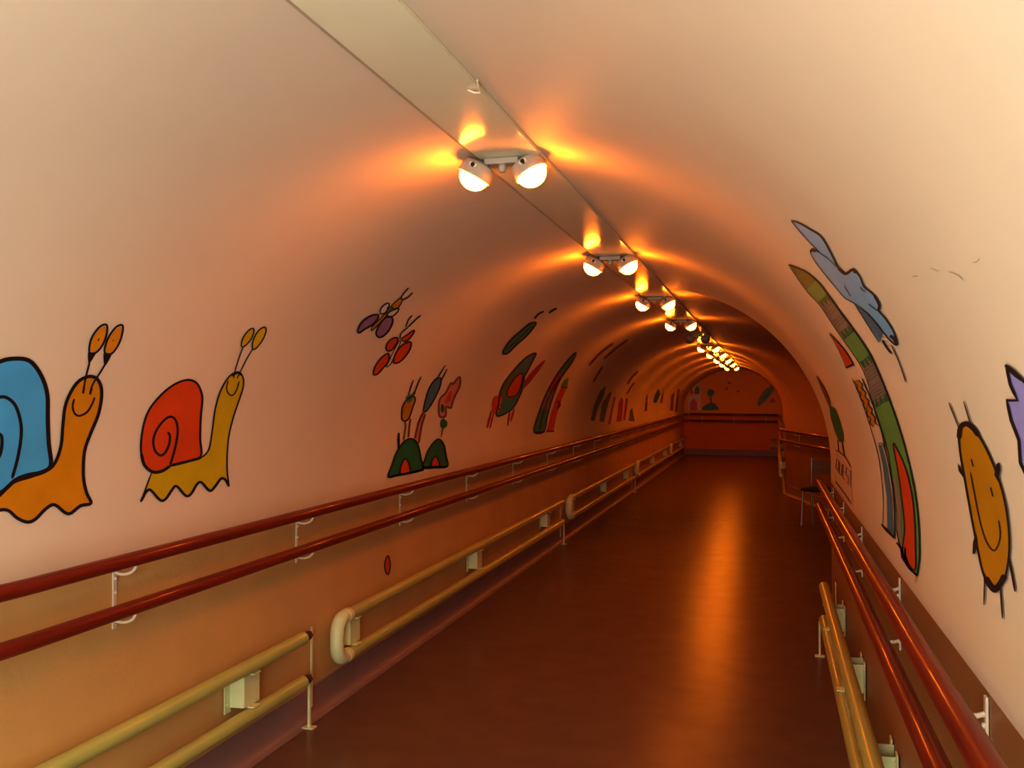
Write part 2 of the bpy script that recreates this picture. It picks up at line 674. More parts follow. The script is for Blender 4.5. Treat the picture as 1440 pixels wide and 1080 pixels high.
def pipe_run(label, x, sx, y0, y1, bend_near, open_far, boxes, wallx):
    t = thing('heating_pipe_run', label, 'pipe', tuple(W(x, (y0 + y1) / 2, 0.2)), 'heating pipe runs near the floor')
    L = t.location
    for nme, z in (('upper_pipe', PZ1), ('lower_pipe', PZ2)):
        m = MB()
        ys = frange(y0 + (0.05 if bend_near else 0), y1, 0.4)
        m.tube([W(x, yy, z) - L for yy in ys], PR, 20)
        m.build(nme, M['pipe'], t, smooth=True)
    if bend_near:
        m = MB()
        pts = []
        rb = 0.075
        zc = (PZ1 + PZ2) / 2
        hh = (PZ1 - PZ2) / 2
        pts.append(W(x, y0 + 0.10, PZ1))
        for k in range(9):
            a = math.pi / 2 * k / 8
            pts.append(W(x, y0 + 0.06 - rb * math.sin(a), PZ1 - rb + rb * math.cos(a)))
        for k in range(9):
            a = math.pi / 2 * k / 8
            pts.append(W(x, y0 + 0.06 - rb * math.cos(a), PZ2 + rb - rb * math.sin(a)))
        pts.append(W(x, y0 + 0.10, PZ2))
        m.tube([p - L for p in pts], PR + 0.005, 20)
        for z in (PZ1, PZ2):
            m.tube([W(x, y0 + 0.085, z) - L, W(x, y0 + 0.125, z) - L], PR + 0.007, 20)
        m.build('return_bend', M['plate'], t, smooth=True)
    if open_far:
        for z in (PZ1, PZ2):
            m = MB()
            m.tube([W(x, y1 - 0.002, z) - L, W(x, y1 + 0.05, z) - L], 0.016, 12)
            m.tube([W(x, y1 + 0.03, z) - L, W(x, y1 + 0.065, z) - L], 0.022, 6)
            m.build('threaded_end', M['rust'], t)
    for yy in boxes:
        m = MB()
        c = W(0, yy, 0)
        zc = (PZ1 + PZ2) / 2
        gap = abs(wallx - x)
        # face plate, two side cheeks, wall flanges
        m.box(W(x - sx * 0.004, yy, zc) - L, (0.004, 0.13, 0.13))
        for dy in (-0.065, 0.065):
            m.box(W((x + wallx) / 2 - sx * 0.002, yy + dy, zc) - L, (gap - 0.006, 0.004, 0.13))
            m.box(W(wallx + sx * 0.009, yy + dy * 1.3, zc) - L, (0.005, 0.05, 0.17))
            m.lathe([(0.006, 0), (0.006, 0.005)], W(wallx + sx * 0.011, yy + dy * 1.35, zc + 0.05) - L, (sx, 0, 0), 8)
            m.lathe([(0.006, 0), (0.006, 0.005)], W(wallx + sx * 0.011, yy + dy * 1.35, zc - 0.05) - L, (sx, 0, 0), 8)
        # saddles that carry the pipes
        for z, s_ in ((PZ1, -1), (PZ2, 1)):
            m.box(W(x, yy, z + s_ * (PR + 0.003)) - L, (0.05, 0.06, 0.006))
        m.build('box_bracket', M['plate'], t)
    return t


pipe_run('nearest left pair of yellow pipes, with open rusty ends beside the first bar', PXL, 1, -2.0, 4.40, False, True, [1.5, 3.92], XL)
pipe_run('left pipe pair starting with the big return bend below the flower painting', PXL, 1, 4.80, 10.46, True, True, [5.02, 7.38, 9.82], XL)
pipe_run('third left pipe pair, its return bend just past the second floor bar', PXL, 1, 10.86, 16.1, True, True, [11.1, 13.4, 15.5], XL)
pipe_run('fourth left pipe pair, starting past the third floor bar', PXL, 1, 16.5, 21.7, True, True, [16.75, 19.0, 21.2], XL)
pipe_run('farthest left pipe pair, ending near the end wall', PXL, 1, 22.1, 26.05, True, False, [22.4, 24.8], XL)
pipe_run('pair of yellow pipes on the near right wall under the short handrail', PXR, -1, -2.0, 6.62, False, True, [1.4, 2.45, 3.66, 4.9, 6.2], XR)

# far pipes following the slanting wall, the far right wall and the end wall
t = thing('heating_pipe_run', 'far pipe pair bending around the far right corner and along the end wall', 'pipe', tuple(W(0.2, 17, 0.2)),
          'heating pipe runs near the floor')
for nme, z in (('upper_pipe', PZ1), ('lower_pipe', PZ2)):
    m = MB()
    pp = far_pts(0.09, z)
    m.tube([p - t.location for p in pp[14:-1]], PR, 14)
    m.build(nme, M['pipe'], t, smooth=True)
for yy in (18.5, 21.5, 24.5):
    m = MB()
    m.box(W(DIAG[0][0] - 0.05, yy, (PZ1 + PZ2) / 2) - t.location, (0.094, 0.13, 0.115), bev=0.002)
    m.build('box_bracket', M['plate'], t)


# flat steel bars standing at the gaps between pipe runs
def stop_bar(x, y, sx, label, wallx):
    t = thing('floor_bar', label, 'bar', tuple(W(x, y, 0)), 'upright flat bars at the pipe gaps')
    L = t.location
    m = MB()
    m.box(W(wallx + sx * 0.018, y + 0.04, 0.26) - L, (0.006, 0.02, 0.40), bev=0.001)
    m.build('tall_bar', M['plate'], t)
    m = MB()
    m.box(W(x, y - 0.09, 0.115) - L, (0.012, 0.016, 0.22), bev=0.001)
    m.box(W((x + wallx) / 2, y - 0.09, 0.215) - L, (abs(wallx - x), 0.016, 0.008))
    m.build('short_bar', M['plate'], t)
    m = MB()
    m.box(W(x, y - 0.09, 0.004) - L, (0.06, 0.05, 0.007), bev=0.001)
    m.build('foot_plate', M['plate'], t)


stop_bar(-2.205, 4.58, 1, 'nearest upright flat bar, beside the open rusty pipe ends on the left', XL)
stop_bar(-2.19, 10.62, 1, 'second upright flat bar on the left, just before the third pipe pair', XL)
stop_bar(-2.19, 16.3, 1, 'third and farthest upright flat bar at a left pipe gap', XL)
stop_bar(0.275, 6.78, -1, 'upright flat bar at the end of the right wall pipes', XR)

# ------------------------------------------------------------------ chair at the junction
ch = thing('metal_chair', 'small metal-legged chair with grey back standing at the slanting wall beyond the right rail', 'chair', tuple(W(0.56, 13.25, 0.0)))
ch.rotation_euler = (0, 0, math.radians(68))
ch.location.z += 0.002
m = MB()
m.box((0.02, 0, 0.455), (0.38, 0.38, 0.035), bev=0.012)
m.build('seat', M['seat'], ch)
for k in range(1):
    m = MB()
    for q in range(5):
        m.box((0.185 - 0.012 * abs(q - 2) * 0, 0, 0.66 + q * 0.035), (0.018, 0.36, 0.026), bev=0.005)
    m.build('backrest', M['slate'], ch)
for (lx, ly, top, tx) in ((-0.2, -0.17, 0.44, -0.14), (-0.2, 0.17, 0.44, -0.14), (0.2, -0.17, 0.84, 0.185), (0.2, 0.17, 0.84, 0.185)):
    m = MB()
    m.tube([(lx, ly, 0.0), (tx if top < 0.5 else 0.17, ly, 0.44), (tx, ly, top)] if top > 0.5 else [(lx, ly, 0.0), (tx, ly, top)], 0.011, 10)
    m.build('leg', M['chrome'], ch, smooth=True)
m = MB()
m.tube([(-0.14, -0.17, 0.43), (-0.14, 0.17, 0.43)], 0.009, 8)
m.tube([(-0.14, -0.17, 0.43), (0.17, -0.17, 0.43)], 0.009, 8)
m.tube([(-0.14, 0.17, 0.43), (0.17, 0.17, 0.43)], 0.009, 8)
m.build('seat_frame', M['chrome'], ch, smooth=True)


# ------------------------------------------------------------------ wall paintings
def catmull(pts, closed, n=5):
    P = [Vector(p) for p in pts]
    out = []
    N = len(P)
    rng = range(N) if closed else range(N - 1)
    for i in rng:
        p0 = P[(i - 1) % N] if closed or i > 0 else P[i]
        p1 = P[i]
        p2 = P[(i + 1) % N]
        p3 = P[(i + 2) % N] if closed or i + 2 < N else P[(i + 1) % N]
        for k in range(n):
            t = k / n
            out.append(0.5 * ((2 * p1) + (-p0 + p2) * t + (2 * p0 - 5 * p1 + 4 * p2 - p3) * t * t + (-p0 + 3 * p1 - 3 * p2 + p3) * t ** 3))
    if not closed:
        out.append(P[-1])
    return out


class Wall:
    """surface of the lining, addressed in (y, s)"""
    def __init__(s, side):
        s.side = side

    def uv(s, p):
        sd, y, q = hit(p[0], p[1])
        return Vector((y, q))

    def pt(s, uv, off):
        return on_wall(s.side, uv[0], uv[1], off)


class EndWall:
    def uv(s, p):
        d = ray(p[0], p[1])
        t = (YE - CAM.y) / d.y
        q = CAM + d * t
        return Vector((q.x, q.z))

    def pt(s, uv, off):
        return Vector((uv[0], YE - off, uv[1]))


def densify(poly, step, closed=True):
    out = []
    n = len(poly)
    for i in range(n if closed else n - 1):
        a, b = poly[i], poly[(i + 1) % n]
        k = max(1, int((b - a).length / step))
        for j in range(k):
            out.append(a.lerp(b, j / k))
    if not closed:
        out.append(poly[-1])
    return out


def fill_mesh(surf, poly, off, step=0.05):
    """poly in (y,s); constrained triangulation with inner points so it follows the curve"""
    poly = densify(poly, step)
    cl = []
    for p in poly:
        if not cl or (p - cl[-1]).length > 1e-4:
            cl.append(p)
    if (cl[0] - cl[-1]).length < 1e-4:
        cl.pop()
    poly = cl
    n = len(poly)
    x0, x1 = min(p.x for p in poly), max(p.x for p in poly)
    y0, y1 = min(p.y for p in poly), max(p.y for p in poly)
    inner = []
    sx = max(step, (x1 - x0) / 30)
    ny = int((y1 - y0) / step)
    nx = int((x1 - x0) / sx)
    for i in range(1, nx + 1):
        for j in range(1, ny + 1):
            inner.append(Vector((x0 + (x1 - x0) * i / (nx + 1), y0 + (y1 - y0) * j / (ny + 1))))
    co, ed, fa, *_ = delaunay_2d_cdt(poly + inner, [], [list(range(n))], 1, 1e-6)
    vs = [surf.pt(c, off) for c in co]
    return vs, [tuple(f) for f in fa]


def ribbon(surf, pts_px, w, off, closed=False):
    """a brush stroke of width w pixels along pts_px"""
    P = [Vector(p) for p in pts_px]
    Q = []
    for p in P:
        if not Q or (p - Q[-1]).length > 0.15:
            Q.append(p)
    P = densify(Q, 9.0, closed)
    n = len(P)
    L, R = [], []
    for i in range(n):
        a = P[(i - 1) % n] if closed or i > 0 else P[i]
        b = P[(i + 1) % n] if closed or i < n - 1 else P[i]
        t = (b - a)
        if t.length < 1e-6:
            t = Vector((1, 0))
        t.normalize()
        nn = Vector((-t.y, t.x))
        ww = w
        if not closed and (i == 0 or i == n - 1):
            ww = w * 0.6
        L.append(surf.uv(P[i] + nn * ww / 2))
        R.append(surf.uv(P[i] - nn * ww / 2))
    vs, fs = [], []
    for l, r in zip(L, R):
        vs += [surf.pt(l, off), surf.pt(r, off)]
    m = n if closed else n - 1
    for i in range(m):
        j = (i + 1) % n
        fs.append((2 * i, 2 * i + 1, 2 * j + 1, 2 * j))
    return vs, fs


def zm(ox, oy, s):
    return lambda pts: [(ox + p[0] / s, oy + p[1] / s) for p in pts]


LWIDTH = [1.0]


def painting(name, label, surf, parts, cat='wall painting', group=None):
    """parts: (part name, material, layer, [(kind, pts, width/smooth)...])"""
    built = []
    allv = []
    single = dict(legs='leg', limbs='limb', doors='door', antennae='antenna', hills='hill', large_wings='large_wing', small_wings='small_wing',
                  wings='wing', windows='window', green_bands='green_band', grey_bands='grey_band', eye_stalks='eye_stalk', trunks='trunk', stripes='stripe',
                  birds='bird', streaks='streak', arcs='arc', walls='wall', stamens='stamen', stem_lines='stem_line', letters='letter')
    parts2 = []
    for (pn, mk, layer, shapes) in parts:
        if pn in single:
            parts2 += [(single[pn], mk, layer, [sh]) for sh in shapes]
        else:
            parts2.append((pn, mk, layer, shapes))
    for (pn, mk, layer, shapes) in parts2:
        mb = MB()
        off = 0.0022 + 0.0011 * layer
        for sh in shapes:
            kind, pts = sh[0], sh[1]
            if kind == 'fill':
                c = catmull(pts, True, 4)
                mb.add(*fill_mesh(surf, [surf.uv(p) for p in c], off))
            elif kind == 'poly':
                mb.add(*fill_mesh(surf, [surf.uv(p) for p in densify([Vector(p) for p in pts], 6)], off))
            elif kind == 'line':
                mb.add(*ribbon(surf, catmull(pts, False, 4), sh[2] * LWIDTH[0], off))
            elif kind == 'seg':
                mb.add(*ribbon(surf, pts, sh[2] * LWIDTH[0], off))
            elif kind == 'loop':
                mb.add(*ribbon(surf, catmull(pts, True, 4), sh[2] * LWIDTH[0], off, True))
        built.append((pn, mk, mb))
        allv += mb.v
    base = Vector((sum(v.x for v in allv) / len(allv), sum(v.y for v in allv) / len(allv), min(v.z for v in allv)))
    if len(built) == 1:
        pn, mk, mb = built[0]
        mb.v = [v - base for v in mb.v]
        o = mb.build(name, M[mk])
        o.location = base
        o['label'], o['category'] = label, cat
        if group:
            o['group'] = group
        return o
    t = thing(name, label, cat, tuple(base), group)
    for pn, mk, mb in built:
        mb.v = [v - base for v in mb.v]
        mb.build(pn, M[mk], t)
    return t


LW, RW, EW = Wall('L'), Wall('R'), EndWall()

# ---- blue and orange snail
z = zm(0, 440, 3.485)
shell = z([(0, 235), (90, 222), (150, 240), (200, 310), (228, 400), (230, 520), (235, 640), (245, 745), (200, 780), (130, 795), (70, 820), (0, 880),
           (-90, 915), (-175, 850), (-212, 700), (-205, 560), (-165, 420), (-90, 300)])
body = z([(-40, 905), (0, 888), (60, 830), (150, 800), (220, 775), (265, 735), (295, 650), (305, 540), (320, 440), (370, 345), (430, 310), (475, 325), (495, 385),
          (480, 490), (440, 590), (410, 680), (405, 800), (420, 880), (442, 932), (390, 945), (330, 985), (265, 940), (220, 960), (170, 1010), (130, 1025),
          (80, 1005), (40, 970), (0, 965), (-70, 990), (-150, 1035), (-230, 990), (-330, 1060), (-270, 960), (-170, 905)])
painting('snail_painting', 'painted orange snail with a blue shell, cut by the left edge of the photo', LW, [
    ('shell', 'blue', 0, [('fill', shell)]),
    ('body', 'orange', 0, [('fill', body), ('fill', z([(442, 175), (452, 125), (488, 75), (514, 65), (515, 100), (500, 145), (470, 185), (450, 190)])),
                           ('fill', z([(517, 180), (530, 130), (565, 80), (590, 68), (590, 100), (578, 145), (548, 190), (525, 195)]))]),
    ('eye_rims', 'black', 0, [('loop', z([(436, 190), (445, 125), (485, 68), (520, 57), (521, 100), (503, 150), (470, 192)]), 2.8),
                              ('loop', z([(510, 190), (525, 128), (562, 72), (597, 58), (598, 95), (580, 150), (545, 198)]), 2.8),
                              ('fill', z([(430, 240), (430, 190), (450, 195), (468, 195), (440, 242)])),
                              ('fill', z([(508, 252), (505, 196), (525, 200), (545, 200), (520, 250)])),
                              ('seg', z([(470, 155), (484, 122)]), 2.6), ('seg', z([(541, 164), (555, 130)]), 2.6)]),
    ('outline', 'black', 1, [('loop', shell, 5.8), ('loop', body, 4.6),
                             ('line', z([(55, 810), (80, 720), (98, 620), (98, 540), (75, 460), (40, 420), (0, 410), (-60, 440), (-105, 520), (-112, 640),
                                         (-75, 740), (-30, 735), (0, 680), (5, 610), (-10, 590)]), 4.6)]),
    ('face', 'black', 1, [('line', z([(360, 420), (352, 460), (365, 495), (390, 502), (425, 482), (450, 440), (460, 412)]), 2.8),
                          ('line', z([(403, 390), (410, 350), (420, 300), (436, 240)]), 2.6),
                          ('line', z([(437, 395), (450, 350), (475, 310), (515, 245)]), 2.6),
                          ('seg', z([(403, 393), (408, 368)]), 5), ('seg', z([(437, 398), (446, 368)]), 5)]),
])

# ---- red and yellow snail
LWIDTH[0] = 1.15
z = zm(180, 440, 3.859)
shell = z([(130, 865), (85, 820), (68, 760), (68, 690), (85, 590), (120, 510), (190, 430), (260, 380), (325, 362), (370, 380), (395, 430), (400, 480),
           (392, 560), (388, 680), (390, 780), (300, 808), (225, 830), (180, 860)])
bodyr = [(125, 865), (180, 862), (230, 828), (310, 808), (395, 785), (435, 740), (455, 630), (470, 520), (500, 420), (545, 345), (590, 320), (620, 345), (622, 400),
         (600, 470), (570, 560), (545, 660), (535, 760), (535, 860), (545, 940), (525, 905), (500, 900), (470, 940), (440, 965), (395, 920), (370, 930),
         (340, 980), (310, 990), (260, 940), (235, 960), (200, 1010), (170, 1015), (120, 960), (95, 970), (65, 1025)]
e1 = z([(612, 175), (620, 135), (650, 95), (675, 82), (680, 100), (665, 140), (640, 170), (620, 182)])
e2 = z([(672, 190), (675, 150), (700, 100), (735, 75), (747, 90), (735, 130), (710, 170), (685, 195)])
painting('snail_painting', 'painted yellow snail with a red shell, whole, above the left handrail', LW, [
    ('shell', 'red', 0, [('fill', shell)]),
    ('body', 'yellow', 0, [('poly', z(bodyr)), ('fill', e1), ('fill', e2)]),
    ('outline', 'black', 1, [('loop', shell, 2.5),
                             ('line', z([(68, 760), (85, 825), (130, 862), (180, 858), (225, 830)]), 3.8),
                             ('line', z([(225, 825), (250, 740), (265, 660), (262, 600), (240, 565), (205, 570), (160, 620), (135, 680), (140, 740), (170, 772),
                                         (200, 755), (222, 700), (222, 660), (210, 648)]), 2.8),
                             ('line', z([(225, 828), (310, 808), (395, 785)]), 3.4),
                             ('line', z([(395, 785), (435, 740), (455, 630), (470, 520), (500, 420), (545, 345), (590, 320), (620, 345), (622, 400), (600, 470),
                                         (570, 560), (545, 660), (535, 760), (535, 860), (545, 940)]), 1.9),
                             ('line', z([(545, 942), (525, 905), (500, 900), (470, 940), (440, 965), (395, 920), (370, 930), (340, 980), (310, 992), (260, 940),
                                         (235, 960), (200, 1010), (170, 1015), (120, 962), (95, 970), (65, 1025)]), 3.2),
                             ('seg', z([(125, 865), (65, 1025)]), 1.8), ('loop', e1, 1.6), ('loop', e2, 1.6)]),
    ('face', 'black', 1, [('line', z([(540, 365), (532, 410), (545, 440), (565, 445), (585, 420), (600, 370)]), 1.6),
                          ('line', z([(570, 355), (580, 305), (600, 240), (622, 182)]), 1.4),
                          ('line', z([(588, 355), (610, 310), (640, 250), (675, 190)]), 1.4),
                          ('line', z([(560, 340), (590, 322), (615, 335)]), 3.2)]),
])

# ---- butterflies
LWIDTH[0] = 1.35
z = zm(490, 390, 7.2)
wl = z([(90, 550), (95, 510), (130, 450), (200, 395), (270, 372), (300, 385), (280, 430), (230, 480), (160, 520), (110, 555)])
wr = z([(275, 560), (300, 490), (350, 420), (400, 395), (440, 410), (440, 460), (400, 540), (340, 595), (295, 600)])
sl = z([(315, 345), (330, 300), (375, 262), (405, 260), (400, 300), (370, 350), (330, 365)])
sr = z([(385, 375), (420, 340), (500, 310), (495, 340), (450, 385), (410, 390)])
bd = z([(225, 535), (240, 490), (310, 420), (375, 355), (385, 370), (330, 440), (250, 520)])
hd = z([(430, 285), (480, 235), (520, 205), (540, 230), (500, 300), (450, 310)])
painting('butterfly_painting', 'painted violet butterfly with small white front wings', LW, [
    ('large_wings', 'purple', 0, [('fill', wl), ('fill', wr)]),
    ('small_wings', 'pale', 0, [('fill', sl), ('fill', sr)]),
    ('body', 'orange', 0, [('fill', bd), ('fill', hd)]),
    ('collar', 'olive', 1, [('fill', z([(385, 340), (390, 295), (440, 290), (455, 330), (400, 350)]))]),
    ('outline', 'black', 2, [('loop', wl, 1.7), ('loop', wr, 1.7), ('loop', sl, 1.3), ('loop', sr, 1.3), ('loop', bd, 1.0), ('loop', hd, 1.0)]),
    ('antennae', 'black', 2, [('line', z([(520, 215), (545, 170), (605, 100)]), 1.3), ('line', z([(540, 225), (600, 195), (645, 150)]), 1.3)]),
], group=None)
ul = z([(378, 730), (385, 670), (430, 620), (480, 605), (495, 630), (470, 690), (420, 740)])
ll = z([(250, 980), (260, 910), (320, 820), (390, 765), (405, 790), (400, 850), (350, 910), (290, 975)])
rw = z([(450, 850), (470, 770), (530, 690), (600, 650), (630, 660), (620, 720), (570, 800), (510, 855), (470, 865)])
tw = z([(530, 620), (600, 570), (660, 530), (650, 570), (600, 630), (560, 645)])
bd = z([(380, 900), (400, 850), (480, 690), (510, 640), (520, 660), (470, 770), (430, 860), (395, 900)])
painting('butterfly_painting', 'painted red butterfly just below the violet one', LW, [
    ('wings', 'red', 0, [('fill', ul), ('fill', ll), ('fill', rw), ('fill', tw)]),
    ('body', 'sand', 1, [('fill', bd)]),
    ('outline', 'black', 2, [('loop', ul, 1.4), ('loop', ll, 1.4), ('loop', rw, 1.5), ('loop', tw, 1.2), ('loop', bd, 0.9)]),
    ('antennae', 'black', 2, [('line', z([(515, 620), (530, 560), (600, 500)]), 1.3), ('line', z([(575, 500), (600, 430), (640, 380)]), 1.3),
                              ('line', z([(600, 500), (680, 420), (730, 380)]), 1.3)]),
])

# ---- hills and flowers
z = zm(530, 500, 6.0)
h1 = z([(90, 1025), (120, 930), (160, 820), (220, 730), (280, 700), (330, 730), (355, 800), (370, 880), (385, 960), (280, 985), (180, 1005)])
h2 = z([(385, 945), (400, 880), (440, 780), (510, 705), (560, 750), (580, 850), (590, 935), (480, 945)])
painting('hill_painting', 'painted pair of dark green hills with orange doors, above the left handrail', LW, [
    ('hills', 'green', 0, [('poly', h1), ('poly', h2)]),
    ('doors', 'red', 1, [('poly', z([(195, 1000), (200, 930), (235, 868), (265, 920), (275, 985)])),
                         ('poly', z([(455, 945), (462, 890), (490, 850), (515, 890), (525, 938)]))]),
    ('outline', 'black', 2, [('loop', h1, 1.6), ('loop', h2, 1.6), ('line', z([(190, 1000), (198, 930), (235, 868), (268, 920), (278, 985)]), 1.5),
                             ('line', z([(453, 945), (460, 890), (490, 848), (518, 890), (527, 938)]), 1.5), ('seg', z([(180, 650), (178, 790)]), 2.6),
                             ('seg', z([(90, 1022), (280, 990), (385, 962), (385, 945), (590, 935)]), 2.4)]),
])
cup = z([(205, 520), (210, 440), (240, 380), (300, 340), (320, 370), (300, 430), (270, 520), (240, 550), (215, 545)])
painting('flower_painting', 'painted yellow tulip, leftmost flower growing from the green hills', LW, [
    ('cup', 'amber', 0, [('fill', cup)]),
    ('heart', 'teal', 1, [('fill', z([(240, 350), (290, 320), (320, 290), (310, 340), (265, 400)]))]),
    ('stamens', 'black', 2, [('seg', z([(262, 335), (280, 270), (305, 205)]), 1.4), ('seg', z([(310, 330), (335, 250), (370, 175)]), 1.5), ('loop', cup, 1.3)]),
    ('stem', 'brownp', 1, [('line', z([(232, 550), (238, 600), (222, 715)]), 1.8), ('line', z([(280, 530), (268, 620), (262, 690)]), 2.0)]),
])
cup = z([(390, 460), (410, 360), (440, 270), (490, 200), (535, 190), (530, 260), (490, 350), (450, 420), (410, 470)])
painting('flower_painting', 'painted blue tulip, middle flower growing from the green hills', LW, [
    ('cup', 'navy', 0, [('fill', cup)]),
    ('stamens', 'black', 1, [('loop', cup, 1.4), ('seg', z([(495, 210), (575, 80)]), 1.4), ('seg', z([(530, 230), (590, 110)]), 1.4)]),
    ('stem', 'pink', 0, [('poly', z([(395, 470), (410, 480), (370, 600), (345, 740), (315, 700), (350, 560)]))]),
    ('stem_lines', 'brownp', 1, [('line', z([(395, 470), (350, 560), (318, 700)]), 2.2), ('line', z([(405, 490), (372, 600), (350, 740)]), 2.2)]),
])
pt = z([(525, 510), (520, 430), (530, 360), (580, 310), (620, 230), (640, 240), (695, 175), (695, 260), (660, 330), (640, 380), (620, 440), (580, 430), (575, 510)])
painting('flower_painting', 'painted pink petalled flower, rightmost flower growing from the green hills', LW, [
    ('petals', 'pink', 0, [('poly', pt)]),
    ('heart', 'red', 1, [('fill', z([(575, 400), (590, 340), (620, 295), (630, 320), (615, 370), (590, 400)]))]),
    ('outline', 'brownp', 2, [('loop', pt, 1.7)]),
    ('leaf', 'green', 1, [('fill', z([(530, 570), (545, 535), (585, 550), (590, 590), (560, 615), (535, 600)])),
                          ('fill', z([(535, 460), (545, 410), (565, 430), (555, 480)]))]),
    ('stem', 'brownp', 0, [('seg', z([(565, 500), (558, 560), (555, 610), (540, 690)]), 1.6)]),
])

# ---- winged insect and creature
z = zm(670, 420, 5.4)
g = z([(200, 415), (215, 370), (270, 300), (340, 240), (400, 190), (450, 180), (430, 220), (370, 290), (300, 350), (240, 410)])
painting('insect_painting', 'painted long grey-blue insect with two dashes for antennae', LW, [
    ('body', 'teal', 0, [('fill', g)]),
    ('outline', 'black', 1, [('loop', g, 1.6), ('line', z([(225, 390), (310, 310), (420, 205)]), 1.0)]),
    ('antennae', 'black', 1, [('line', z([(440, 150), (470, 115), (510, 95)]), 1.7), ('line', z([(550, 105), (580, 85), (610, 70)]), 1.9)]),
])
g = z([(180, 700), (220, 620), (300, 520), (380, 440), (450, 410), (430, 460), (390, 540), (350, 620), (330, 720), (290, 810), (230, 865), (150, 890), (165, 800)])
painting('creature_painting', 'painted long-legged creature with orange chest, blue top and pink wing', LW, [
    ('back', 'olive', 0, [('fill', g)]),
    ('tail', 'navy', 1, [('fill', z([(312, 545), (350, 485), (425, 425), (405, 500), (370, 555)])),
                         ('fill', z([(340, 640), (355, 600), (370, 620), (350, 700), (300, 800), (275, 830), (285, 760), (320, 700)]))]),
    ('chest', 'red', 1, [('fill', z([(235, 740), (240, 680), (300, 590), (345, 570), (340, 640), (300, 730)])),
                         ('fill', z([(120, 860), (115, 790), (135, 740), (185, 745), (190, 800), (160, 870)]))]),
    ('belly', 'teal', 1, [('fill', z([(150, 885), (180, 800), (210, 760), (270, 770), (300, 765), (270, 830), (220, 870)]))]),
    ('wing', 'crimson', 0, [('fill', z([(335, 700), (370, 620), (420, 550), (515, 465), (500, 510), (440, 590), (400, 640)]))]),
    ('legs', 'crimson', 0, [('seg', z([(112, 850), (80, 980)]), 2.6), ('seg', z([(130, 860), (100, 985)]), 1.8),
                            ('seg', z([(252, 850), (235, 965)]), 2.2), ('seg', z([(285, 835), (260, 930)]), 2.4)]),
    ('outline', 'black', 2, [('loop', g, 1.2), ('loop', z([(235, 740), (240, 680), (300, 590), (345, 570), (340, 640), (300, 730)]), 0.9)]),
])
bar = z([(435, 1010), (460, 900), (520, 740), (600, 590), (680, 480), (755, 405), (720, 490), (640, 600), (580, 740), (540, 880), (510, 1010)])
painting('tower_painting', 'painted tall dark curving tower with red and violet bands, on the left vault', LW, [
    ('wall', 'teal', 0, [('poly', bar)]),
    ('red_band', 'crimson', 1, [('poly', z([(565, 655), (605, 585), (665, 560), (625, 625), (590, 705), (550, 690)]))]),
    ('violet_band', 'purple', 1, [('poly', z([(505, 780), (545, 695), (590, 705), (560, 780), (545, 850), (490, 830)]))]),
    ('outline', 'black', 2, [('loop', bar, 1.1), ('seg', z([(430, 1015), (515, 1012)]), 2.2), ('line', z([(475, 1000), (505, 870), (560, 720), (640, 590)]), 1.0)]),
])
bar = z([(530, 1005), (570, 850), (610, 740), (650, 660), (690, 665), (650, 760), (610, 880), (585, 1005)])
painting('tower_painting', 'painted slim red tower with a green roof, right of the dark curving tower', LW, [
    ('wall', 'red', 0, [('poly', bar)]),
    ('roof', 'leaf', 1, [('poly', z([(640, 665), (662, 620), (700, 595), (688, 675)]))]),
    ('outline', 'black', 2, [('seg', z([(530, 1008), (588, 1005)]), 2.0), ('line', z([(600, 790), (630, 780), (615, 830), (640, 800)]), 0.9), ('seg', z([(640, 670), (690, 675)]), 1.4)]),
])

# ---- dim paintings farther along the left vault
z = zm(800, 450, 6.75)
painting('cloud_painting', 'painted pair of brown streaks high on the far left vault', LW, [
    ('streaks', 'brownp', 0, [('line', z([(190, 430), (300, 310), (420, 220)]), 2.6), ('line', z([(330, 370), (430, 280), (560, 185)]), 2.4),
                              ('line', z([(230, 590), (270, 520), (320, 440)]), 2.4)])])
painting('tree_painting', 'painted dark leaning trees, first far group past the slim red tower', LW, [
    ('first_crown', 'green', 0, [('poly', z([(205, 950), (240, 800), (290, 680), (350, 625), (330, 720), (270, 850), (240, 960)]))]),
    ('second_crown', 'olive', 0, [('poly', z([(290, 960), (310, 800), (380, 690), (410, 680), (370, 800), (330, 970)]))])])
painting('castle_painting', 'painted narrow red castle beside the far dark leaning trees', LW, [
    ('walls', 'crimson', 0, [('poly', z([(370, 990), (400, 850), (430, 720), (445, 735), (415, 860), (392, 990)])),
                             ('poly', z([(450, 965), (470, 790), (500, 730), (515, 760), (500, 960)])), ('poly', z([(515, 950), (540, 740), (560, 750), (535, 950)]))]),
    ('gate', 'olive', 0, [('poly', z([(567, 960), (580, 860), (600, 830), (625, 962)]))]),
    ('arcs', 'brownp', 0, [('line', z([(555, 610), (600, 540), (655, 485)]), 2.2), ('line', z([(550, 700), (580, 650), (620, 590)]), 1.8)])])
painting('tree_painting', 'painted green tree trio, farthest group seen along the left vault', LW, [
    ('trunks', 'brownp', 0, [('poly', z([(715, 870), (733, 730), (747, 700), (742, 860)])), ('poly', z([(865, 790), (880, 720), (905, 640), (890, 785)]))]),
    ('crown', 'green', 0, [('poly', z([(800, 780), (815, 710), (850, 650), (870, 700), (830, 790)]))])])
painting('fence_painting', 'painted dull stripes next to the far end of the left vault', LW, [
    ('stripes', 'brownp', 0, [('poly', z([(960, 860), (970, 720), (1000, 680), (990, 860)])), ('poly', z([(1002, 870), (1030, 660), (1052, 650), (1032, 870)]))])])

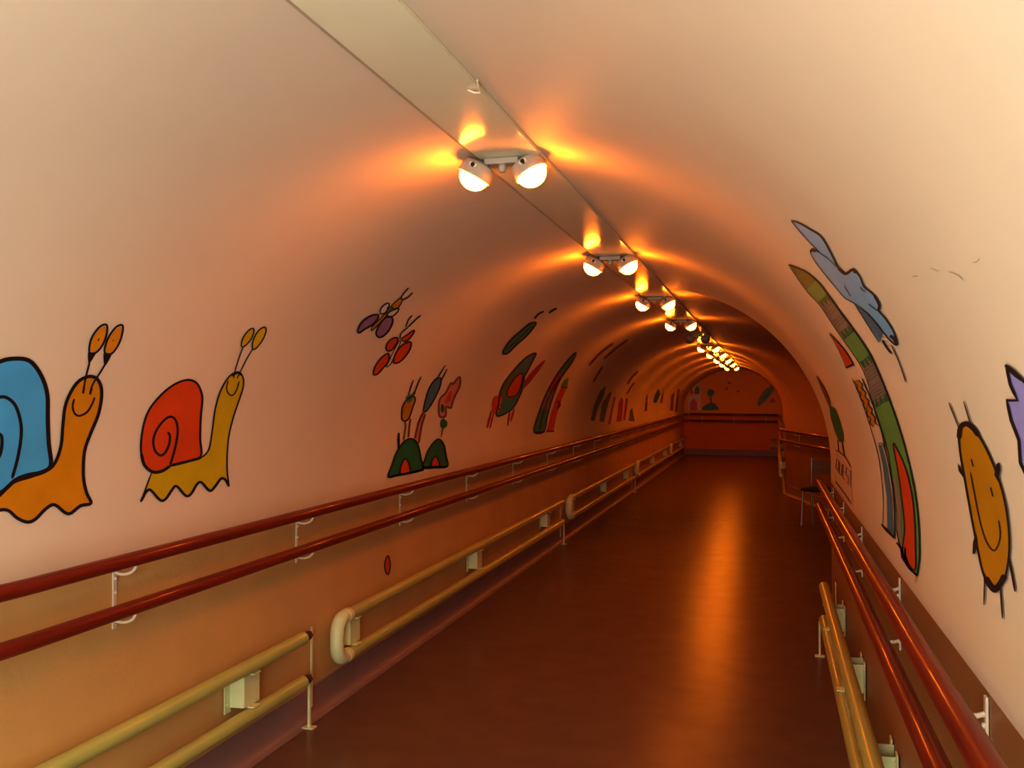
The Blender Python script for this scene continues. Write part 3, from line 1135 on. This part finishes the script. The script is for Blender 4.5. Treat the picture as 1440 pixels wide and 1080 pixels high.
# ---- end wall
LWIDTH[0] = 1.0
z = zm(950, 510, 8.0)
painting('castle_painting', 'painted pale castle with a red gate on the end wall', EW, [
    ('walls', 'sand', 0, [('poly', z([(140, 540), (140, 400), (180, 370), (200, 360), (200, 255), (240, 235), (285, 260), (290, 540)]))]),
    ('windows', 'olive', 1, [('poly', z([(210, 352), (215, 290), (240, 262), (270, 290), (270, 355)])), ('poly', z([(170, 352), (174, 300), (188, 300), (188, 352)]))]),
    ('gate', 'red', 1, [('poly', z([(165, 538), (165, 450), (205, 400), (245, 450), (245, 538)]))])])
painting('tree_painting', 'painted round tree above a bush on the end wall', EW, [
    ('crown', 'green', 0, [('fill', z([(355, 345), (365, 310), (400, 295), (435, 320), (430, 360), (395, 380), (365, 370)]))]),
    ('trunk', 'brownp', 0, [('poly', z([(384, 378), (404, 378), (408, 470), (388, 470)]))]),
    ('bush', 'green', 1, [('fill', z([(300, 530), (330, 480), (400, 450), (450, 470), (478, 530)]))])])
painting('bird_painting', 'painted small dark birds in the middle of the end wall', EW, [
    ('birds', 'brownp', 0, [('fill', z([(585, 225), (605, 210), (625, 235), (600, 240)])), ('fill', z([(560, 290), (580, 280), (592, 300), (572, 308)])),
                            ('fill', z([(688, 322), (705, 312), (720, 325), (702, 334)]))])])
painting('leaf_painting', 'painted slanting green leaf shape at the right of the end wall', EW, [
    ('blade', 'olive', 0, [('fill', z([(920, 470), (935, 410), (1000, 310), (1085, 262), (1110, 290), (1060, 380), (990, 450), (940, 490)]))]),
    ('heart', 'green', 1, [('fill', z([(985, 400), (1035, 330), (1060, 345), (1020, 405)]))]),
    ('base', 'crimson', 0, [('poly', z([(1050, 455), (1090, 390), (1128, 445)]))])])

# ---- right side: cloud
z = zm(1100, 300, 4.5)
cloud = z([(62, 42), (110, 55), (180, 95), (250, 140), (300, 220), (350, 320), (375, 355), (410, 375), (455, 350), (500, 400), (525, 460), (580, 505),
           (620, 570), (615, 610), (655, 655), (710, 740), (735, 830), (680, 790), (610, 700), (540, 620), (460, 565), (400, 530), (340, 460),
           (290, 400), (220, 310), (184, 240), (205, 226), (240, 240), (180, 180), (120, 115)])
hatch = z([(462, 565), (540, 625), (600, 690), (660, 780), (700, 880), (620, 815), (540, 690)])
painting('cloud_painting', 'painted blue cloud high on the right vault, trailing a thin streak', RW, [
    ('cloud', 'skyblue', 0, [('poly', cloud)]),
    ('rain', 'navy', 0, [('poly', z([(462, 565), (540, 625), (600, 690), (640, 760), (622, 815), (540, 690)]))]),
    ('hatching', 'black', 1, [('seg', z([(480 + 22 * k, 590 + 30 * k), (540 + 20 * k, 625 + 26 * k)]), 0.8) for k in range(9)]),
    ('outline', 'black', 1, [('line', cloud[0:20], 1.9), ('line', cloud[19:] + cloud[:1], 1.1), ('line', z([(360, 340), (405, 378), (455, 350), (470, 375)]), 3.8),
                             ('line', z([(590, 515), (622, 575), (615, 615)]), 3.6), ('line', z([(690, 770), (715, 790), (735, 830)]), 4.0),
                             ('line', z([(184, 240), (200, 222), (215, 240)]), 3.6), ('line', z([(462, 565), (540, 690), (620, 815)]), 1.2),
                             ('line', z([(240, 242), (300, 285), (352, 335)]), 1.2), ('line', z([(398, 452), (420, 490), (440, 520)]), 1.0),
                             ('line', z([(500, 462), (515, 480), (535, 490)]), 1.2), ('line', z([(555, 568), (580, 592), (612, 612)]), 1.2)]),
    ('streak', 'black', 1, [('line', z([(698, 830), (740, 920), (765, 990), (790, 1065)]), 1.5), ('line', z([(640, 800), (670, 850), (700, 885)]), 2.4)]),
])

# ---- tall banded tower
z36 = zm(1130, 520, 3.6)
RE = z([(45, 320), (120, 345), (190, 390), (260, 460), (330, 560), (420, 680), (500, 790), (570, 900), (640, 1060)]) + \
    z36([(445, 160), (490, 290), (530, 430), (560, 560), (580, 680), (592, 820), (593, 960), (580, 1045)])
LE = z([(45, 320), (120, 430), (180, 510), (240, 570), (320, 690), (430, 850), (480, 920), (540, 1040)]) + \
    z36([(370, 220), (400, 310), (425, 430), (450, 540), (470, 640), (480, 720), (478, 800), (482, 880), (505, 905), (510, 950), (540, 1005), (580, 1045)])


def resample(pts, n):
    P = [Vector(p) for p in pts]
    d = [0]
    for a, b in zip(P, P[1:]):
        d.append(d[-1] + (b - a).length)
    out = []
    for k in range(n + 1):
        t = d[-1] * k / n
        i = 0
        while i < len(d) - 2 and d[i + 1] < t:
            i += 1
        out.append(P[i].lerp(P[i + 1], (t - d[i]) / max(1e-9, d[i + 1] - d[i])))
    return out


RE2, LE2 = resample(catmull(RE, False, 4), 100), resample(catmull(LE, False, 4), 100)


def band(t0, t1, inset0=0.0, inset1=0.0):
    a, b = int(t0 * 100), int(t1 * 100)
    L = [LE2[k].lerp(RE2[k], inset0) for k in range(a, b + 1)]
    R = [LE2[k].lerp(RE2[k], 1 - inset1) for k in range(a, b + 1)]
    return [tuple(p) for p in L + R[::-1]]


def rungs(t0, t1, n):
    out = []
    for k in range(n):
        i = int(lerp(t0, t1, (k + 0.5) / n) * 100)
        out.append(('seg', [tuple(LE2[i].lerp(RE2[i], 0.1)), tuple(LE2[i].lerp(RE2[i], 0.92))], 0.7))
    return out


door = z36([(460, 372), (485, 410), (520, 490), (550, 600), (568, 740), (574, 900), (572, 1010), (540, 985), (508, 925), (518, 800), (502, 640), (482, 500)])
tri = []
for t_, up in ((0.14, 1), (0.27, -1), (0.35, 1), (0.495, -1)):
    i = int(t_ * 100)
    for f_ in (0.12, 0.42, 0.72):
        c = LE2[i].lerp(RE2[i], f_ + 0.08)
        d = (LE2[min(100, i + 3)] - LE2[i]) * (0.9 * up)
        w_ = (RE2[i] - LE2[i]) * 0.14
        tri.append(('poly', [tuple(c - w_), tuple(c + w_), tuple(c + d)]))
painting('tower_painting', 'painted tall green and grey banded tower with a red door on the right vault', RW, [
    ('roof', 'olive', 0, [('poly', band(0.0, 0.09))]),
    ('green_bands', 'leaf', 0, [('poly', band(0.09, 0.14)), ('poly', band(0.27, 0.35)), ('poly', band(0.49, 1.0))]),
    ('grey_bands', 'grey', 0, [('poly', band(0.14, 0.27)), ('poly', band(0.35, 0.49))]),
    ('side_strip', 'grey', 1, [('poly', band(0.70, 0.96, 0.03, 0.80))]),
    ('door', 'red', 1, [('fill', door)]),
    ('battlements', 'green', 1, tri),
    ('brick_lines', 'black', 1, rungs(0.15, 0.27, 9) + rungs(0.36, 0.49, 12)),
    ('outline', 'black', 2, [('line', [tuple(p) for p in RE2[::5]], 1.5), ('line', [tuple(p) for p in LE2[::5]], 1.2), ('loop', door, 1.6),
                             ('seg', z36([(478, 875), (503, 905), (508, 950), (545, 1005), (582, 1042)]), 4.2), ('seg', z36([(578, 1030), (576, 1078)]), 1.2)]),
])

# ---- slim castle turret with blue door
tl = z36([(250, 40), (300, 160), (350, 310), (385, 440), (402, 560), (410, 680), (405, 790)])
tr = z36([(300, 40), (350, 160), (400, 300), (435, 430), (458, 600), (468, 720), (465, 850)])
cone = z([(305, 758), (355, 808), (420, 890), (455, 955), (412, 978), (380, 900), (340, 820)])
zb = []
for k in range(12):
    t_ = k / 11
    a = lerp(262, 352, t_)
    b = lerp(55, 288, t_)
    zb.append((a + (8 if k % 2 else -4), b))
zc2 = [(p[0] + 26, p[1] - 6) for p in zb]
painting('turret_painting', 'painted slim turret with red cone roof and blue door, left of the banded tower', RW, [
    ('wall', 'sand', 0, [('poly', tl + tr[::-1])]),
    ('roof', 'red', 0, [('poly', cone)]),
    ('window_strip', 'amber', 1, [('poly', z36([(262, 52), (285, 48), (375, 268), (355, 290)]))]),
    ('door', 'navy', 1, [('poly', z36([(382, 378), (402, 380), (432, 500), (455, 650), (462, 842), (428, 812), (426, 650), (405, 480)]))]),
    ('outline', 'black', 2, [('line', tl, 0.9), ('line', tr, 1.0), ('line', cone[:4], 1.0), ('line', cone[4:] + cone[:1], 0.8),
                             ('seg', z([(408, 975), (458, 952)]), 4.0), ('seg', z36(zb), 1.5), ('seg', z36(zc2), 1.5),
                             ('seg', z36([(400, 782), (430, 815), (466, 852)]), 4.2), ('line', z36([(384, 372), (410, 380), (440, 500), (462, 650), (468, 845)]), 1.0)]),
])

# ---- small figure standing on the lettered board
z = zm(1120, 510, 5.14)
painting('figure_painting', 'painted thin dark green figure standing on the lettered board at the vault edge', RW, [
    ('hat', 'brownp', 0, [('poly', z([(147, 95), (175, 130), (215, 200), (250, 290), (240, 325), (208, 250), (172, 170)]))]),
    ('coat', 'green', 0, [('poly', z([(238, 305), (285, 330), (320, 420), (345, 520), (345, 575), (310, 570), (280, 500), (250, 400)]))]),
    ('legs', 'black', 0, [('seg', z([(300, 560), (308, 640)]), 2.0), ('seg', z([(330, 565), (350, 672)]), 2.2)]),
    ('outline', 'black', 1, [('line', z([(147, 95), (175, 130), (215, 200), (250, 290)]), 1.0)]),
])

GL = {'O': [[(0, 0), (1, 0), (1, 1), (0, 1), (0, 0)]], 'U': [[(0, 0), (0, 1), (1, 1), (1, 0)]], 'E': [[(1, 0), (0, 0), (0, 1), (1, 1)], [(0, .5), (.8, .5)]],
      'S': [[(1, 0), (0, 0), (0, .5), (1, .5), (1, 1), (0, 1)]], 'T': [[(0, 0), (1, 0)], [(.5, 0), (.5, 1)]]}


def board_pt(u, v):
    top = (lerp(292, 408, u), lerp(690, 795, u) + 18 * math.sin(u * 3.1) * 0)
    bot = (lerp(286, 408, u), lerp(762, 920, u))
    return (lerp(top[0], bot[0], v), lerp(top[1], bot[1], v))


strokes = []
for i, chh in enumerate('OUEST'):
    for st in GL[chh]:
        strokes.append(('seg', z([board_pt((i + 0.12 + 0.66 * p[0]) / 5, p[1]) for p in st]), 1.15))
painting('lettered_board_painting', 'painted pale board with red capital letters between two dark lines, at the vault edge', RW, [
    ('board', 'sand', 0, [('poly', z([(286, 640), (320, 652), (362, 692), (398, 752), (404, 1015), (345, 935), (284, 862)]))]),
    ('letters', 'darkred', 1, strokes),
    ('border', 'brownp', 1, [('line', z([(286, 632), (325, 652), (362, 692), (397, 752)]), 1.8), ('line', z([(284, 856), (340, 930), (402, 1018)]), 1.8)]),
])

# ---- orange smiling figure
z = zm(1310, 500, 2.838)
bd = z([(115, 300), (130, 272), (160, 278), (200, 325), (240, 400), (275, 490), (300, 580), (315, 680), (318, 780), (305, 870), (285, 920), (260, 943), (235, 920),
        (210, 860), (190, 770), (165, 640), (140, 500), (120, 380)])
painting('smiling_figure_painting', 'painted orange oval figure with a smile and thin limbs on the right vault', RW, [
    ('body', 'amber', 0, [('fill', bd)]),
    ('outline', 'black', 1, [('loop', bd, 2.8), ('line', z([(116, 330), (122, 285), (145, 270), (170, 285), (195, 318)]), 7.0),
                             ('line', z([(222, 885), (240, 915), (262, 930), (285, 905), (300, 875)]), 8.5)]),
    ('antennae', 'black', 1, [('seg', z([(75, 185), (115, 285)]), 1.8), ('seg', z([(135, 180), (165, 280)]), 1.8)]),
    ('limbs', 'black', 1, [('poly', z([(110, 428), (135, 465), (142, 498), (115, 460)])), ('poly', z([(258, 475), (268, 430), (280, 425), (283, 455), (274, 502)])),
                           ('poly', z([(170, 792), (172, 745), (183, 705), (191, 740), (180, 790)])), ('seg', z([(220, 870), (216, 995)]), 2.0),
                           ('seg', z([(282, 920), (291, 1050)]), 2.4), ('seg', z([(318, 812), (342, 942)]), 3.0)]),
    ('face', 'black', 1, [('line', z([(162, 465), (180, 560), (200, 660), (225, 740), (255, 778), (275, 750), (282, 710), (275, 655)]), 1.8),
                          ('seg', z([(165, 412), (173, 442)]), 2.8), ('seg', z([(243, 525), (252, 560)]), 3.0)]),
])
pz = [(1418, 512), (1428, 520), (1440, 532), (1470, 560), (1492, 640), (1480, 700), (1452, 680), (1438, 650), (1436, 618), (1425, 590), (1419, 562), (1434, 562), (1424, 540)]
painting('star_painting', 'painted lilac star shape cut by the right edge of the photo', RW, [
    ('fill', 'lilac', 0, [('poly', pz)]),
    ('outline', 'black', 1, [('seg', pz + pz[:1], 4.4), ('seg', [(1417, 512), (1440, 533)], 7)]),
])
# ---- small marks
ov = [(545, 781), (548, 790), (548, 800), (545, 808), (541, 801), (541, 790)]
painting('mark_painting', 'small painted red oval ring on the tan dado below the left handrail', LW, [
    ('fill', 'red', 0, [('fill', ov)]), ('rim', 'black', 1, [('loop', ov, 1.5)])])
painting('scratch_mark', 'faint thin grey scratches on the bare right vault', RW, [
    ('scratch', 'grey', 0, [('line', [(1285, 388), (1293, 387)], 0.8), ('line', [(1310, 376), (1322, 381)], 0.6), ('line', [(1336, 381), (1348, 385), (1356, 393)], 0.8),
                            ('line', [(1370, 368), (1376, 367), (1380, 362)], 0.8)])], cat='scratch')

# ------------------------------------------------------------------ light
w = bpy.data.worlds.new('World')
scene.world = w
w.use_nodes = True
w.node_tree.nodes['Background'].inputs[0].default_value = (0.85, 0.9, 1.0, 1)
w.node_tree.nodes['Background'].inputs[1].default_value = 0.03


def area(name, loc, target, size, energy, col, sy=None):
    l = bpy.data.lights.new(name, 'AREA')
    l.energy = energy
    l.color = col
    l.size = size
    if sy:
        l.shape = 'RECTANGLE'
        l.size_y = sy
    o = bpy.data.objects.new(name, l)
    o.location = loc
    o.rotation_euler = (Vector(target) - Vector(loc)).to_track_quat('-Z', 'Y').to_euler()
    COL.objects.link(o)
    return o


# daylight arriving from the entrance behind the viewer
pl = bpy.data.lights.new('entrance_daylight', 'POINT')
pl.energy = 205
pl.color = (0.95, 1.0, 0.97)
pl.shadow_soft_size = 0.5
po = bpy.data.objects.new('entrance_daylight', pl)
po.location = (-0.15, -1.5, 1.5)
COL.objects.link(po)
# sunlit entrance floor throwing light up onto the vault
area('entrance_floor_glow', (-0.4, -1.4, 0.25), (-0.65, -0.8, 2.2), 1.5, 118, (0.90, 1.0, 1.06), 2.8)

# ------------------------------------------------------------------ camera
cam = bpy.data.cameras.new('Camera')
co = bpy.data.objects.new('Camera', cam)
COL.objects.link(co)
cam.sensor_width = 36
cam.lens = F / 1440 * 36
co.location = CAM
rotm = Matrix((RGT, UPV, -FWD)).transposed()
co.rotation_euler = rotm.to_euler()
cam.clip_start = 0.05
scene.camera = co

scene.view_settings.view_transform = 'Standard'
scene.view_settings.look = 'None'
scene.view_settings.exposure = 0.1
scene.view_settings.gamma = 0.8
scene.cycles.use_denoising = True
scene.cycles.max_bounces = 10
scene.cycles.diffuse_bounces = 6
scene.cycles.sample_clamp_indirect = 8
